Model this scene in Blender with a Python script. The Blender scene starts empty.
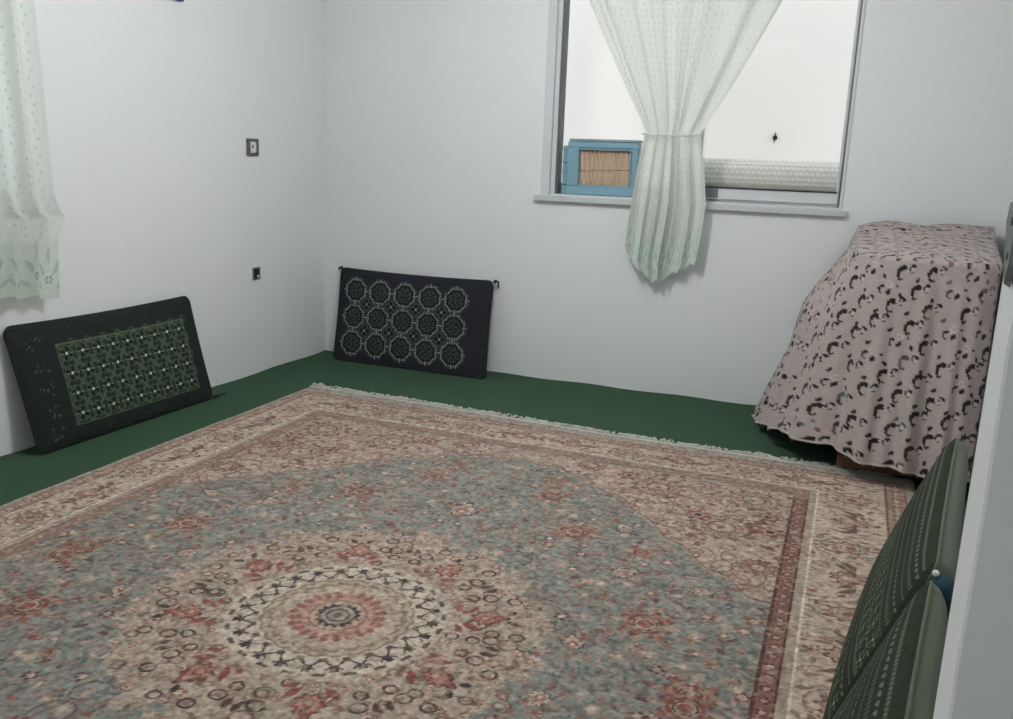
import bpy, bmesh, math, random
import numpy as np
from mathutils import Vector, Matrix

random.seed(7)
rng = np.random.default_rng(11)
SC = bpy.context.scene
COL = SC.collection
PI = math.pi

# ------------------------------------------------------------------ colour
def lin(c):
    c = np.asarray(c, float) / 255.0
    return np.where(c <= 0.04045, c / 12.92, ((c + 0.055) / 1.055) ** 2.4)

def L4(r, g, b):
    v = lin((r, g, b))
    return (float(v[0]), float(v[1]), float(v[2]), 1.0)

# ------------------------------------------------------------------ materials
def new_mat(name):
    m = bpy.data.materials.new(name)
    m.use_nodes = True
    nt = m.node_tree
    return m, nt, nt.nodes['Principled BSDF'], nt.nodes['Material Output']

def plain(name, rgb, rough=0.6, metal=0.0, var=0.06, scale=20.0, bump=0.0, bscale=200.0, spec=0.4, sheen=0.0):
    m, nt, b, out = new_mat(name)
    tc = nt.nodes.new('ShaderNodeTexCoord')
    n = nt.nodes.new('ShaderNodeTexNoise')
    n.inputs['Scale'].default_value = scale
    n.inputs['Detail'].default_value = 5
    nt.links.new(tc.outputs['Object'], n.inputs['Vector'])
    mx = nt.nodes.new('ShaderNodeMixRGB')
    c = L4(*rgb)
    mx.inputs[1].default_value = tuple(x * (1 - var) for x in c[:3]) + (1,)
    mx.inputs[2].default_value = tuple(min(1, x * (1 + var)) for x in c[:3]) + (1,)
    nt.links.new(n.outputs['Fac'], mx.inputs[0])
    nt.links.new(mx.outputs[0], b.inputs['Base Color'])
    b.inputs['Roughness'].default_value = rough
    b.inputs['Metallic'].default_value = metal
    b.inputs['Specular IOR Level'].default_value = spec
    b.inputs['Sheen Weight'].default_value = sheen
    if bump:
        n2 = nt.nodes.new('ShaderNodeTexNoise')
        n2.inputs['Scale'].default_value = bscale
        n2.inputs['Detail'].default_value = 4
        nt.links.new(tc.outputs['Object'], n2.inputs['Vector'])
        bp = nt.nodes.new('ShaderNodeBump')
        bp.inputs['Strength'].default_value = bump
        bp.inputs['Distance'].default_value = 0.003
        nt.links.new(n2.outputs['Fac'], bp.inputs['Height'])
        nt.links.new(bp.outputs[0], b.inputs['Normal'])
    return m

def painted(name, rough=0.9, bump=0.25, bscale=500.0, sheen=0.0, spec=0.2):
    """colour woven into the mesh (attribute Col) with fine thread noise"""
    m, nt, b, out = new_mat(name)
    at = nt.nodes.new('ShaderNodeAttribute'); at.attribute_name = 'Col'
    tc = nt.nodes.new('ShaderNodeTexCoord')
    n = nt.nodes.new('ShaderNodeTexNoise'); n.inputs['Scale'].default_value = bscale; n.inputs['Detail'].default_value = 3
    nt.links.new(tc.outputs['Object'], n.inputs['Vector'])
    mr = nt.nodes.new('ShaderNodeMapRange')
    mr.inputs['To Min'].default_value = 0.8; mr.inputs['To Max'].default_value = 1.2
    nt.links.new(n.outputs['Fac'], mr.inputs['Value'])
    vm = nt.nodes.new('ShaderNodeVectorMath'); vm.operation = 'SCALE'
    nt.links.new(at.outputs['Color'], vm.inputs[0]); nt.links.new(mr.outputs[0], vm.inputs['Scale'])
    nt.links.new(vm.outputs[0], b.inputs['Base Color'])
    b.inputs['Roughness'].default_value = rough
    b.inputs['Specular IOR Level'].default_value = spec
    b.inputs['Sheen Weight'].default_value = sheen
    bp = nt.nodes.new('ShaderNodeBump'); bp.inputs['Strength'].default_value = bump; bp.inputs['Distance'].default_value = 0.002
    nt.links.new(n.outputs['Fac'], bp.inputs['Height']); nt.links.new(bp.outputs[0], b.inputs['Normal'])
    return m

def sheer(name, see, trans=0.45):
    m, nt, b, out = new_mat(name)
    nt.nodes.remove(b)
    at = nt.nodes.new('ShaderNodeAttribute'); at.attribute_name = 'Col'
    d = nt.nodes.new('ShaderNodeBsdfDiffuse'); t = nt.nodes.new('ShaderNodeBsdfTranslucent'); tr = nt.nodes.new('ShaderNodeBsdfTransparent')
    nt.links.new(at.outputs['Color'], d.inputs['Color']); nt.links.new(at.outputs['Color'], t.inputs['Color'])
    m1 = nt.nodes.new('ShaderNodeMixShader'); m1.inputs[0].default_value = trans
    nt.links.new(d.outputs[0], m1.inputs[1]); nt.links.new(t.outputs[0], m1.inputs[2])
    # alpha of the attribute tells how dense the thread is
    ml = nt.nodes.new('ShaderNodeMath'); ml.operation = 'MULTIPLY'; ml.inputs[1].default_value = see
    iv = nt.nodes.new('ShaderNodeMath'); iv.operation = 'SUBTRACT'; iv.inputs[0].default_value = 1.0
    nt.links.new(at.outputs['Alpha'], iv.inputs[1])
    nt.links.new(iv.outputs[0], ml.inputs[0])
    m2 = nt.nodes.new('ShaderNodeMixShader')
    nt.links.new(ml.outputs[0], m2.inputs[0]); nt.links.new(m1.outputs[0], m2.inputs[1]); nt.links.new(tr.outputs[0], m2.inputs[2])
    nt.links.new(m2.outputs[0], out.inputs['Surface'])
    return m

def glass_mat(name):
    m, nt, b, out = new_mat(name)
    nt.nodes.remove(b)
    tr = nt.nodes.new('ShaderNodeBsdfTransparent'); tr.inputs[0].default_value = (0.97, 0.98, 0.975, 1)
    gl = nt.nodes.new('ShaderNodeBsdfGlossy'); gl.inputs['Roughness'].default_value = 0.02
    fr = nt.nodes.new('ShaderNodeFresnel'); fr.inputs[0].default_value = 1.10
    mx = nt.nodes.new('ShaderNodeMixShader')
    nt.links.new(fr.outputs[0], mx.inputs[0]); nt.links.new(tr.outputs[0], mx.inputs[1]); nt.links.new(gl.outputs[0], mx.inputs[2])
    nt.links.new(mx.outputs[0], out.inputs['Surface'])
    return m

def wall_mat():
    m, nt, b, out = new_mat('white_plaster')
    tc = nt.nodes.new('ShaderNodeTexCoord')
    n = nt.nodes.new('ShaderNodeTexNoise'); n.inputs['Scale'].default_value = 1.3; n.inputs['Detail'].default_value = 6
    n2 = nt.nodes.new('ShaderNodeTexNoise'); n2.inputs['Scale'].default_value = 6; n2.inputs['Detail'].default_value = 8
    nt.links.new(tc.outputs['Object'], n.inputs['Vector']); nt.links.new(tc.outputs['Object'], n2.inputs['Vector'])
    mx = nt.nodes.new('ShaderNodeMixRGB'); mx.inputs[1].default_value = (0.735, 0.765, 0.772, 1); mx.inputs[2].default_value = (0.80, 0.815, 0.82, 1)
    nt.links.new(n.outputs['Fac'], mx.inputs[0]); nt.links.new(mx.outputs[0], b.inputs['Base Color'])
    b.inputs['Roughness'].default_value = 0.55; b.inputs['Specular IOR Level'].default_value = 0.25
    bp = nt.nodes.new('ShaderNodeBump'); bp.inputs['Strength'].default_value = 0.2; bp.inputs['Distance'].default_value = 0.01
    nt.links.new(n2.outputs['Fac'], bp.inputs['Height']); nt.links.new(bp.outputs[0], b.inputs['Normal'])
    return m

def carpet_mat():
    m, nt, b, out = new_mat('green_carpet')
    tc = nt.nodes.new('ShaderNodeTexCoord')
    n = nt.nodes.new('ShaderNodeTexNoise'); n.inputs['Scale'].default_value = 2.5; n.inputs['Detail'].default_value = 4
    n2 = nt.nodes.new('ShaderNodeTexNoise'); n2.inputs['Scale'].default_value = 260; n2.inputs['Detail'].default_value = 3
    for q in (n, n2): nt.links.new(tc.outputs['Object'], q.inputs['Vector'])
    ad = nt.nodes.new('ShaderNodeMath'); ad.operation = 'MULTIPLY_ADD'; ad.inputs[1].default_value = 0.5
    nt.links.new(n2.outputs['Fac'], ad.inputs[0])
    hf = nt.nodes.new('ShaderNodeMath'); hf.operation = 'MULTIPLY'; hf.inputs[1].default_value = 0.5
    nt.links.new(n.outputs['Fac'], hf.inputs[0]); nt.links.new(hf.outputs[0], ad.inputs[2])
    mx = nt.nodes.new('ShaderNodeMixRGB'); mx.inputs[1].default_value = L4(56, 80, 62); mx.inputs[2].default_value = L4(66, 92, 72)
    nt.links.new(ad.outputs[0], mx.inputs[0]); nt.links.new(mx.outputs[0], b.inputs['Base Color'])
    b.inputs['Roughness'].default_value = 0.95; b.inputs['Specular IOR Level'].default_value = 0.1
    bp = nt.nodes.new('ShaderNodeBump'); bp.inputs['Strength'].default_value = 0.5; bp.inputs['Distance'].default_value = 0.004
    nt.links.new(n2.outputs['Fac'], bp.inputs['Height']); nt.links.new(bp.outputs[0], b.inputs['Normal'])
    return m

M = dict(
    wall=wall_mat(), carpet=carpet_mat(),
    ceiling=plain('ceiling_paint', (232, 233, 232), 0.8, var=0.02),
    alu=plain('aluminium', (206, 210, 212), 0.5, 0.08, 0.04),
    alu_dark=plain('dark_aluminium', (96, 102, 106), 0.5, 0.3),  # darker grey aluminium for frame seals and plate screws
    rubber=plain('rubber_seal', (45, 48, 50), 0.8),
    sill=plain('painted_sill', (192, 196, 197), 0.5, bump=0.1),
    glass=glass_mat('window_glass'),
    outwall=plain('outer_white_wall', (246, 240, 236), 0.9, var=0.015, bump=0.2, bscale=30),
    ledge=plain('outer_ledge', (200, 200, 195), 0.8),
    blue=plain('blue_paint', (124, 162, 178), 0.5, var=0.12, scale=25),
    blue_top=plain('grey_blue_metal', (140, 156, 164), 0.5, 0.1),
    wood=plain('brown_wood', (98, 66, 44), 0.55, var=0.25, scale=9),
    knob=plain('brass_knob', (150, 120, 70), 0.35, 0.8),
    bezel=plain('grey_bakelite', (92, 92, 90), 0.5),
    white_plastic=plain('white_plastic', (215, 215, 212), 0.4),
    dark=plain('dark_hollow', (38, 38, 38), 0.9),
    plate=plain('grey_metal_plate', (112, 116, 116), 0.5, 0.3),
    picblue=plain('blue_frame_paint', (44, 74, 128), 0.4),
    paper=plain('picture_paper', (205, 208, 205), 0.7, var=0.2, scale=12),
    cord=plain('curtain_cord', (200, 206, 196), 0.8),
    teal=plain('teal_cloth', (22, 62, 72), 0.85, bump=0.3),
    velvet=plain('olive_velvet', (84, 92, 72), 0.8, var=0.12, scale=14, bump=0.25, sheen=0.1),
    blackcloth=plain('black_cloth', (40, 43, 44), 0.9, var=0.15, bump=0.3),
    bluecloth=plain('navy_cloth', (36, 38, 46), 0.9, var=0.15, bump=0.3),
    fringe=plain('fringe_thread', (204, 204, 194), 0.9, var=0.12, scale=40),
    rug=painted('rug_pile', 0.95, 0.6, 420, 0.1, 0.1),
    cushion=painted('woven_cushion', 0.9, 0.4, 600, 0.05),
    cushion_b=painted('woven_cushion_matt', 0.9, 0.4, 600, 0.0),
    print=painted('printed_cloth', 0.9, 0.15, 800, 0.1),
    quilt=painted('quilted_roll', 0.8, 0.15, 300),
    sheer1=sheer('sheer_curtain', 0.26, 0.20), sheer2=sheer('sheer_curtain_thin', 0.60, 0.45),
)

# ------------------------------------------------------------------ object helpers
def link(name, me, mat=None, parent=None):
    o = bpy.data.objects.new(name, me)
    COL.objects.link(o)
    if mat is not None and me is not None: me.materials.append(mat)
    if parent is not None: o.parent = parent
    return o

def tag(o, label=None, cat=None, group=None, kind=None):
    if label: o['label'] = label
    if cat: o['category'] = cat
    if group: o['group'] = group
    if kind: o['kind'] = kind
    return o

def empty(name, loc=(0, 0, 0), rot=(0, 0, 0)):
    o = bpy.data.objects.new(name, None); COL.objects.link(o)
    o.location = loc; o.rotation_euler = rot; o.empty_display_size = 0.1
    return o

def grid_mesh(name, P, C=None, A=None, smooth=True, closed=False):
    """P (n,m,3) positions; C (n,m,3) linear colour; A alpha"""
    n, m = P.shape[:2]
    me = bpy.data.meshes.new(name)
    idx = np.arange(n * m).reshape(n, m)
    if closed: idx = np.concatenate([idx, idx[:, :1]], 1)
    F = np.stack([idx[:-1, :-1], idx[:-1, 1:], idx[1:, 1:], idx[1:, :-1]], -1).reshape(-1, 4)
    me.vertices.add(n * m); me.vertices.foreach_set('co', P.astype(np.float32).ravel())
    me.loops.add(F.size); me.loops.foreach_set('vertex_index', F.astype(np.int32).ravel())
    me.polygons.add(len(F)); me.polygons.foreach_set('loop_start', np.arange(0, F.size, 4, dtype=np.int32))
    me.update(calc_edges=True)
    me.polygons.foreach_set('use_smooth', np.full(len(F), smooth))
    if C is not None:
        at = me.color_attributes.new('Col', 'FLOAT_COLOR', 'POINT')
        c4 = np.ones((n * m, 4), np.float32); c4[:, :3] = C.reshape(-1, 3)
        if A is not None: c4[:, 3] = A.ravel()
        at.data.foreach_set('color', c4.ravel())
    me.update()
    return me

def bm_mesh(name, bm, smooth=False):
    bmesh.ops.recalc_face_normals(bm, faces=bm.faces)
    me = bpy.data.meshes.new(name); bm.to_mesh(me); bm.free()
    if smooth:
        for p in me.polygons: p.use_smooth = True
    return me

def box(bm, a, b, bev=0.0, mat=None):
    r = bmesh.ops.create_cube(bm, size=1.0)
    vs = r['verts']
    for v in vs:
        v.co = Vector([(a[i] + b[i]) / 2 + v.co[i] * (b[i] - a[i]) for i in range(3)])
    if bev:
        es = list({e for v in vs for e in v.link_edges})
        bmesh.ops.bevel(bm, geom=es, offset=bev, segments=2, affect='EDGES', profile=0.5)
    if mat is not None:
        for v in vs: v.co = mat @ v.co
    return bm

def cyl(bm, p0, p1, r, seg=12, r2=None):
    p0, p1 = Vector(p0), Vector(p1); d = p1 - p0
    q = Vector((0, 0, 1)).rotation_difference(d.normalized()).to_matrix().to_4x4()
    bmesh.ops.create_cone(bm, cap_ends=True, segments=seg, radius1=r, radius2=r if r2 is None else r2, depth=d.length,
                          matrix=Matrix.Translation((p0 + p1) / 2) @ q)

def tube(bm, pts, r, seg=6):
    pts = [Vector(p) for p in pts]; rings = []
    for i, p in enumerate(pts):
        d = (pts[min(i + 1, len(pts) - 1)] - pts[max(i - 1, 0)]).normalized()
        a = d.cross(Vector((0, 0, 1)))
        if a.length < 1e-3: a = d.cross(Vector((0, 1, 0)))
        a.normalize(); c = d.cross(a)
        rr = r[i] if isinstance(r, (list, tuple)) else r
        rings.append([bm.verts.new(p + a * rr * math.cos(2 * PI * k / seg) + c * rr * math.sin(2 * PI * k / seg)) for k in range(seg)])
    for A, B in zip(rings[:-1], rings[1:]):
        for k in range(seg): bm.faces.new((A[k], A[(k + 1) % seg], B[(k + 1) % seg], B[k]))
    bm.faces.new(rings[0][::-1]); bm.faces.new(rings[-1])

def solid(name, fn, mat, parent=None, smooth=False):
    bm = bmesh.new(); fn(bm); return link(name, bm_mesh(name, bm, smooth), mat, parent)

# ------------------------------------------------------------------ painting on separable grids (cloth metres)
class Paint:
    def __init__(s, u, v, base):
        s.u, s.v = u, v
        s.c = np.empty((len(v), len(u), 3)); s.c[:] = lin(base)
    def win(s, cu, cv, R):
        i0, i1 = np.searchsorted(s.v, [cv - R, cv + R]); j0, j1 = np.searchsorted(s.u, [cu - R, cu + R])
        if i1 <= i0 or j1 <= j0: return None
        du = s.u[j0:j1][None, :] - cu; dv = s.v[i0:i1][:, None] - cv
        return slice(i0, i1), slice(j0, j1), du + 0 * dv, dv + 0 * du
    def put(s, w, mask, col, a=1.0):
        sub = s.c[w[0], w[1]]; sub[mask] = sub[mask] * (1 - a) + lin(col) * a
    def disc(s, cu, cv, R, col, a=1.0):
        w = s.win(cu, cv, R)
        if w: s.put(w, w[2] ** 2 + w[3] ** 2 < R * R, col, a)
    def ring(s, cu, cv, R, t, col, a=1.0, ex=1.0):
        w = s.win(cu, cv, (R + t) * max(1, ex))
        if w:
            r = np.hypot(w[2] / ex, w[3]); s.put(w, abs(r - R) < t / 2, col, a)
    def leaf(s, cu, cv, Ln, W, ang, col, a=1.0, curve=0.0):
        w = s.win(cu, cv, Ln)
        if w:
            x = w[2] * math.cos(ang) + w[3] * math.sin(ang); y = -w[2] * math.sin(ang) + w[3] * math.cos(ang)
            y = y - curve * (x / Ln) ** 2 * Ln
            s.put(w, abs(y) < W * np.clip(1 - (x / Ln * 2) ** 2, 0, 1), col, a)
    def line(s, pts, t, col, a=1.0):
        for (x0, y0), (x1, y1) in zip(pts[:-1], pts[1:]):
            d = math.hypot(x1 - x0, y1 - y0)
            if d < 1e-6: continue
            cx, cy = (x0 + x1) / 2, (y0 + y1) / 2
            w = s.win(cx, cy, d / 2 + t)
            if not w: continue
            ux, uy = (x1 - x0) / d, (y1 - y0) / d
            x = w[2] * ux + w[3] * uy; y = -w[2] * uy + w[3] * ux
            s.put(w, (abs(y) < t / 2) & (abs(x) < d / 2 + t * .2), col, a)
    def flower(s, cu, cv, R, n, rot, cols, edge=None):
        """cols from outside in: petals, middle, heart"""
        w = s.win(cu, cv, R * 1.1)
        if not w: return
        r = np.hypot(w[2], w[3]) / R; th = np.arctan2(w[3], w[2]) + rot
        f = 0.8 + 0.2 * np.cos(n * th)
        if edge is not None: s.put(w, r < f, edge)
        s.put(w, r < f * (0.84 if edge is not None else 1), cols[0])
        if len(cols) > 1: s.put(w, r < 0.55 * (0.85 + .15 * np.cos(n * th + PI)), cols[1])
        if len(cols) > 2: s.put(w, r < 0.27, cols[2])
    def palmette(s, cu, cv, R, ang, cols, edge):
        """pointed layered blossom, tip along ang"""
        w = s.win(cu, cv, R * 1.15)
        if not w: return
        x = (w[2] * math.cos(ang) + w[3] * math.sin(ang)) / R; y = (-w[2] * math.sin(ang) + w[3] * math.cos(ang)) / R
        r = np.hypot(x, y); th = np.arctan2(y, x)
        f = 0.62 + 0.38 * np.exp(-(th / 0.38) ** 2) + 0.09 * np.cos(9 * th)
        s.put(w, r < f, edge)
        for k, c in enumerate(cols):
            q = 0.84 - k * 0.2
            s.put(w, np.hypot(x + 0.03 * k, y) < f * q, c)
    def speckle(s, amt):
        s.c *= np.clip(1 + amt * rng.standard_normal(s.c.shape[:2]), 0.5, 1.6)[..., None]

# ================================================================== SETTING
XW, YW, H = 4.3, -6.2, 2.72            # beyond the doorway
def rwall(y): return 3.965 + 0.125 * y  # slanting right wall

# floor: green carpet running up to the walls, slightly wavy lip at the foot of the walls
n = 140
xs = np.linspace(-0.02, XW, n); ys = np.linspace(YW, 0.02, 200)
X, Y = np.meshgrid(xs, ys)
Z = 0.004 * np.exp(-(X / 0.03) ** 2) * (1 + np.sin(Y * 9)) + 0.004 * np.exp(-(Y / 0.03) ** 2) * (1 + np.sin(X * 11))
fl = link('floor', grid_mesh('floor', np.stack([X, Y, Z], -1)), M['carpet']); tag(fl, kind='structure')
solid('floor_slab', lambda bm: box(bm, (-.2, YW, -.12), (XW, .2, -.006)), M['ledge']).name = 'floor_base'
tag(bpy.data.objects['floor_base'], kind='structure')

W1 = (1.505, 3.185, 1.112, 2.36)        # x0 x1 z0 z1  back window
W2 = (-3.85, -2.245, 1.092, 2.36)       # y0 y1 z0 z1  left window
def back(bm):
    box(bm, (-.2, 0, -.1), (W1[0], .2, H)); box(bm, (W1[1], 0, -.1), (4.2, .2, H))
    box(bm, (W1[0], 0, -.1), (W1[1], .2, W1[2])); box(bm, (W1[0], 0, W1[3]), (W1[1], .2, H))
tag(solid('wall_back', back, M['wall']), kind='structure')
def left(bm):
    box(bm, (-.2, W2[1], -.1), (0, 0, H)); box(bm, (-.2, YW, -.1), (0, W2[0], H))
    box(bm, (-.2, W2[0], -.1), (0, W2[1], W2[2])); box(bm, (-.2, W2[0], W2[3]), (0, W2[1], H))
tag(solid('wall_left', left, M['wall']), kind='structure')
def right(bm):
    y1 = -4.30
    co = [(rwall(0), 0), (rwall(0) + .22, 0), (rwall(y1) + .3, y1), (rwall(y1), y1)]
    lo = [bm.verts.new((x, y, -.1)) for x, y in co]; hi = [bm.verts.new((x, y, H)) for x, y in co]
    bm.faces.new(lo); bm.faces.new(hi[::-1])
    for k in range(4): bm.faces.new((lo[k], lo[(k + 1) % 4], hi[(k + 1) % 4], hi[k]))
tag(solid('wall_right', right, M['wall']), kind='structure')
# door jamb: plastered wall end the camera looks past
def jamb(bm):
    # slightly uneven plastered arris
    N = 46; x0, y0, y1 = 3.3655, -4.366, -4.297
    prof = [(XW, y1), (x0, y1), (x0, y0 + .002), (x0 + .002, y0), (XW, y0)]
    rings = []
    for i in range(N + 1):
        z = -.1 + (H + .1) * i / N; j = 0.0012 * math.sin(i * 2.1) + 0.0012 * random.uniform(-1, 1)
        rings.append([bm.verts.new((x + (j if k in (2, 3) else 0), y + (j if k in (2, 3) else 0), z)) for k, (x, y) in enumerate(prof)])
    for A, B in zip(rings[:-1], rings[1:]):
        for k in range(5): bm.faces.new((A[k], A[(k + 1) % 5], B[(k + 1) % 5], B[k]))
    bm.faces.new(rings[0]); bm.faces.new(rings[-1][::-1])
tag(solid('wall_doorway', jamb, M['wall']), kind='structure')
tag(solid('wall_hall', lambda bm: box(bm, (XW, YW, -.1), (XW + .1, -4.30, H)), M['wall']), kind='structure')
tag(solid('wall_near', lambda bm: box(bm, (-.2, YW - .1, -.1), (XW + .1, YW, H)), M['wall']), kind='structure')
tag(solid('ceiling', lambda bm: box(bm, (-.2, YW - .1, H), (XW + .1, .2, H + .1)), M['ceiling']), kind='structure')

# ---- back window
w1 = tag(empty('window_1', (0, 0, 0)), kind='structure')
x0, x1, z0, z1 = W1
def fr(bm):                                          # stepped aluminium frame in the opening
    box(bm, (x0, -.008, z0), (x0 + .05, .15, z1), .003); box(bm, (x0 + .05, .02, z0), (x0 + .075, .13, z1), .002)
    box(bm, (x1 - .016, -.006, z0), (x1, .15, z1), .003)
    box(bm, (x0 + .05, .0, z1 - .05), (x1 - .016, .15, z1), .003)
    box(bm, (x0 + .05, .01, z0), (x1 - .016, .15, z0 + .014), .002)
solid('window_frame', fr, M['alu'], w1)
solid('frame_seal', lambda bm: (box(bm, (x0 + .075, .03, z0 + .014), (x0 + .09, .10, z1 - .05)), box(bm, (x1 - .026, .03, z0 + .014), (x1 - .016, .10, z1 - .05))), M['alu_dark'], w1)
def sash(bm):                                        # sliding right sash
    box(bm, (2.40, .035, z0 + .016), (3.157, .065, z0 + .088), .003)
    box(bm, (2.40, .035, z1 - .10), (3.157, .065, z1 - .05), .003)
    box(bm, (2.40, .035, z0 + .088), (2.425, .065, z1 - .10), .003)
    box(bm, (3.145, .035, z0 + .088), (3.157, .065, z1 - .10), .002)
    box(bm, (2.43, .020, z0 + .030), (3.157, .035, z0 + .034), .001)
sa = solid('window_sash', sash, M['alu'], w1)
solid('sash_catch', lambda bm: box(bm, (2.43, .022, z0 + .022), (2.53, .035, z0 + .084), .003), M['plate'], sa)
solid('sash_seal', lambda bm: box(bm, (2.42, .030, z0 + .088), (3.15, .050, z0 + .094)), M['rubber'], sa)
solid('window_glass', lambda bm: (box(bm, (2.425, .048, z0 + .09), (3.147, .052, z1 - .10)), box(bm, (x0 + .08, .108, z0 + .014), (2.43, .112, z1 - .05))), M['glass'], w1)
solid('window_sill', lambda bm: box(bm, (x0 - .035, -.035, z0 - .030), (x1 + .022, .02, z0 + .001), .004), M['sill'], w1)

# ---- left window, behind the curtain
w2 = tag(empty('window_2', (0, 0, 0)), kind='structure')
y0, y1, zz0, zz1 = W2
def fr2(bm):
    box(bm, (-.13, y0, zz0), (-.03, y0 + .05, zz1), .003); box(bm, (-.13, y1 - .03, zz0), (-.03, y1, zz1), .003)
    box(bm, (-.13, y0 + .05, zz0), (-.03, y1 - .03, zz0 + .02), .003); box(bm, (-.13, y0 + .05, zz1 - .05), (-.03, y1 - .03, zz1), .003)
    box(bm, (-.11, (y0 + y1) / 2 - .02, zz0 + .02), (-.05, (y0 + y1) / 2 + .02, zz1 - .05), .003)
solid('window_frame', fr2, M['alu'], w2)
solid('window_glass', lambda bm: (box(bm, (-.082, y0 + .05, zz0 + .02), (-.078, (y0 + y1) / 2 - .02, zz1 - .05)), box(bm, (-.082, (y0 + y1) / 2 + .02, zz0 + .02), (-.078, y1 - .03, zz1 - .05))), M['glass'], w2)

# ---- outside the back window: neighbouring white wall
ow = solid('neighbour_wall', lambda bm: box(bm, (-2.5, 1.6, -.2), (7.5, 1.8, 2.9)), M['outwall'])
tag(ow, kind='structure'); ow.name = 'wall_outside'
tag(solid('trim_1', lambda bm: box(bm, (1.2, .2, z0 - .12), (3.5, .62, 1.193), .01), M['ledge']), kind='structure')
hk = empty('wall_hook', (2.667, 1.6, 1.52))
tag(hk, 'tiny dark hook on the white wall seen through the right half of the window', 'hook')
solid('hook_plate', lambda bm: (cyl(bm, (0, 0, .012), (0, -.012, .012), .016, 12), cyl(bm, (0, -.008, .02), (0, -.008, .05), .006, 8, .002)), M['dark'], hk, True)
solid('hook_tip', lambda bm: tube(bm, [(0, -.01, .012), (0, -.03, .005), (0, -.04, -.01), (0, -.035, -.02)], .005), M['dark'], hk, True)

# ================================================================== QUILTED ROLL outside the glass
nu, nv = 340, 60
us = np.linspace(0, 1.02, nu); th = np.linspace(0, 2 * PI, nv, endpoint=False)
p = Paint(us, th * .088, (236, 232, 226))
for j in range(36):
    for i in range(18):
        a, b = j * .029 + (.0145 if i % 2 else 0), i * .031
        p.leaf(a, b, .030, .006, PI / 4 + .2, (206, 203, 197)); p.leaf(a + .0145, b, .030, .006, -PI / 4 - .2, (208, 205, 199))
        p.disc(a + .007, b + .015, .004, (248, 246, 242))
U, T = np.meshgrid(us, th)
ends = np.clip(np.minimum(us, us[-1] - us) / .03, 0, 1) ** .5
R_ = (.085 + .0015 * np.sin(U * 216) * np.sin(T * 9)) * np.maximum(ends, .05)[None, :]
P3 = np.stack([U, R_ * np.cos(T), R_ * np.sin(T)], -1)
roll = link('quilted_roll', grid_mesh('quilted_roll', P3.transpose(1, 0, 2)[:, :, :], p.c.transpose(1, 0, 2), closed=True), M['quilt'])
roll.location = (2.20, .33, 1.279)
tag(roll, 'pale quilted roll with a diamond pattern lying outside the glass, right of the curtain', 'roll')

# ================================================================== BLUE COOLER PANEL on the window ledge
bc = empty('cooler_panel', (1.612, .05, z0 + .016))
tag(bc, 'blue framed panel with tan ribbed straw inset standing in the left window corner', 'cooler panel')
w_, h_ = .455, .318
def bf(bm):
    box(bm, (.035, -.02, 0), (w_, .05, .048), .004); box(bm, (.035, -.02, h_ - .05), (w_, .05, h_ - .014), .004)
    box(bm, (.035, -.02, .048), (.105, .05, h_ - .05), .004); box(bm, (w_ - .035, -.02, .048), (w_, .05, h_ - .05), .004)
    box(bm, (.105, -.012, .048), (w_ - .035, -.006, .058), .002); box(bm, (.105, -.012, h_ - .062), (w_ - .035, -.006, h_ - .05), .002)
    box(bm, (w_ - .048, -.014, .048), (w_ - .040, -.006, h_ - .05), .002)
solid('frame', bf, M['blue'], bc)
solid('top_edge', lambda bm: box(bm, (.045, -.026, h_ - .014), (w_ + .005, .052, h_), .003), M['blue_top'], bc)
# straw pad with soft pleats
ux = np.linspace(.10, w_ - .03, 150); vz = np.linspace(.045, h_ - .045, 90)
p = Paint(ux, vz, (196, 174, 150))
for k in range(26):
    xx = .10 + k * .0135
    p.line([(xx + .012 * math.sin(k) + .02 * t, .045 + (h_ - .09) * t) for t in np.linspace(0, 1, 6)], .004, random.choice([(176, 152, 128), (206, 186, 162), (184, 162, 138)]))
p.line([(.1, .135), (w_ - .03, .150)], .004, (120, 96, 74)); p.speckle(.1)
UX, VZ = np.meshgrid(ux, vz)
link('straw_pad', grid_mesh('straw_pad', np.stack([UX, .015 + .005 * np.sin(UX * 230 + VZ * 20), VZ], -1), p.c), M['quilt'], bc)
solid('back_plate', lambda bm: box(bm, (.08, .03, .03), (w_ - .02, .045, h_ - .03)), M['blue'], bc)
for zc in (.10, .225):
    def hinge(bm, zc=zc):
        cyl(bm, (.022, -.004, zc - .03), (.022, -.004, zc + .03), .013, 12)
        box(bm, (.004, -.012, zc - .045), (.04, -.002, zc - .028), .003); box(bm, (.004, -.012, zc + .028), (.04, -.002, zc + .045), .003)
    solid('hinge', hinge, M['blue'], bc)
solid('side_flange', lambda bm: box(bm, (.002, .0, .0), (.036, .04, h_ - .04), .004), M['blue'], bc)

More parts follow.
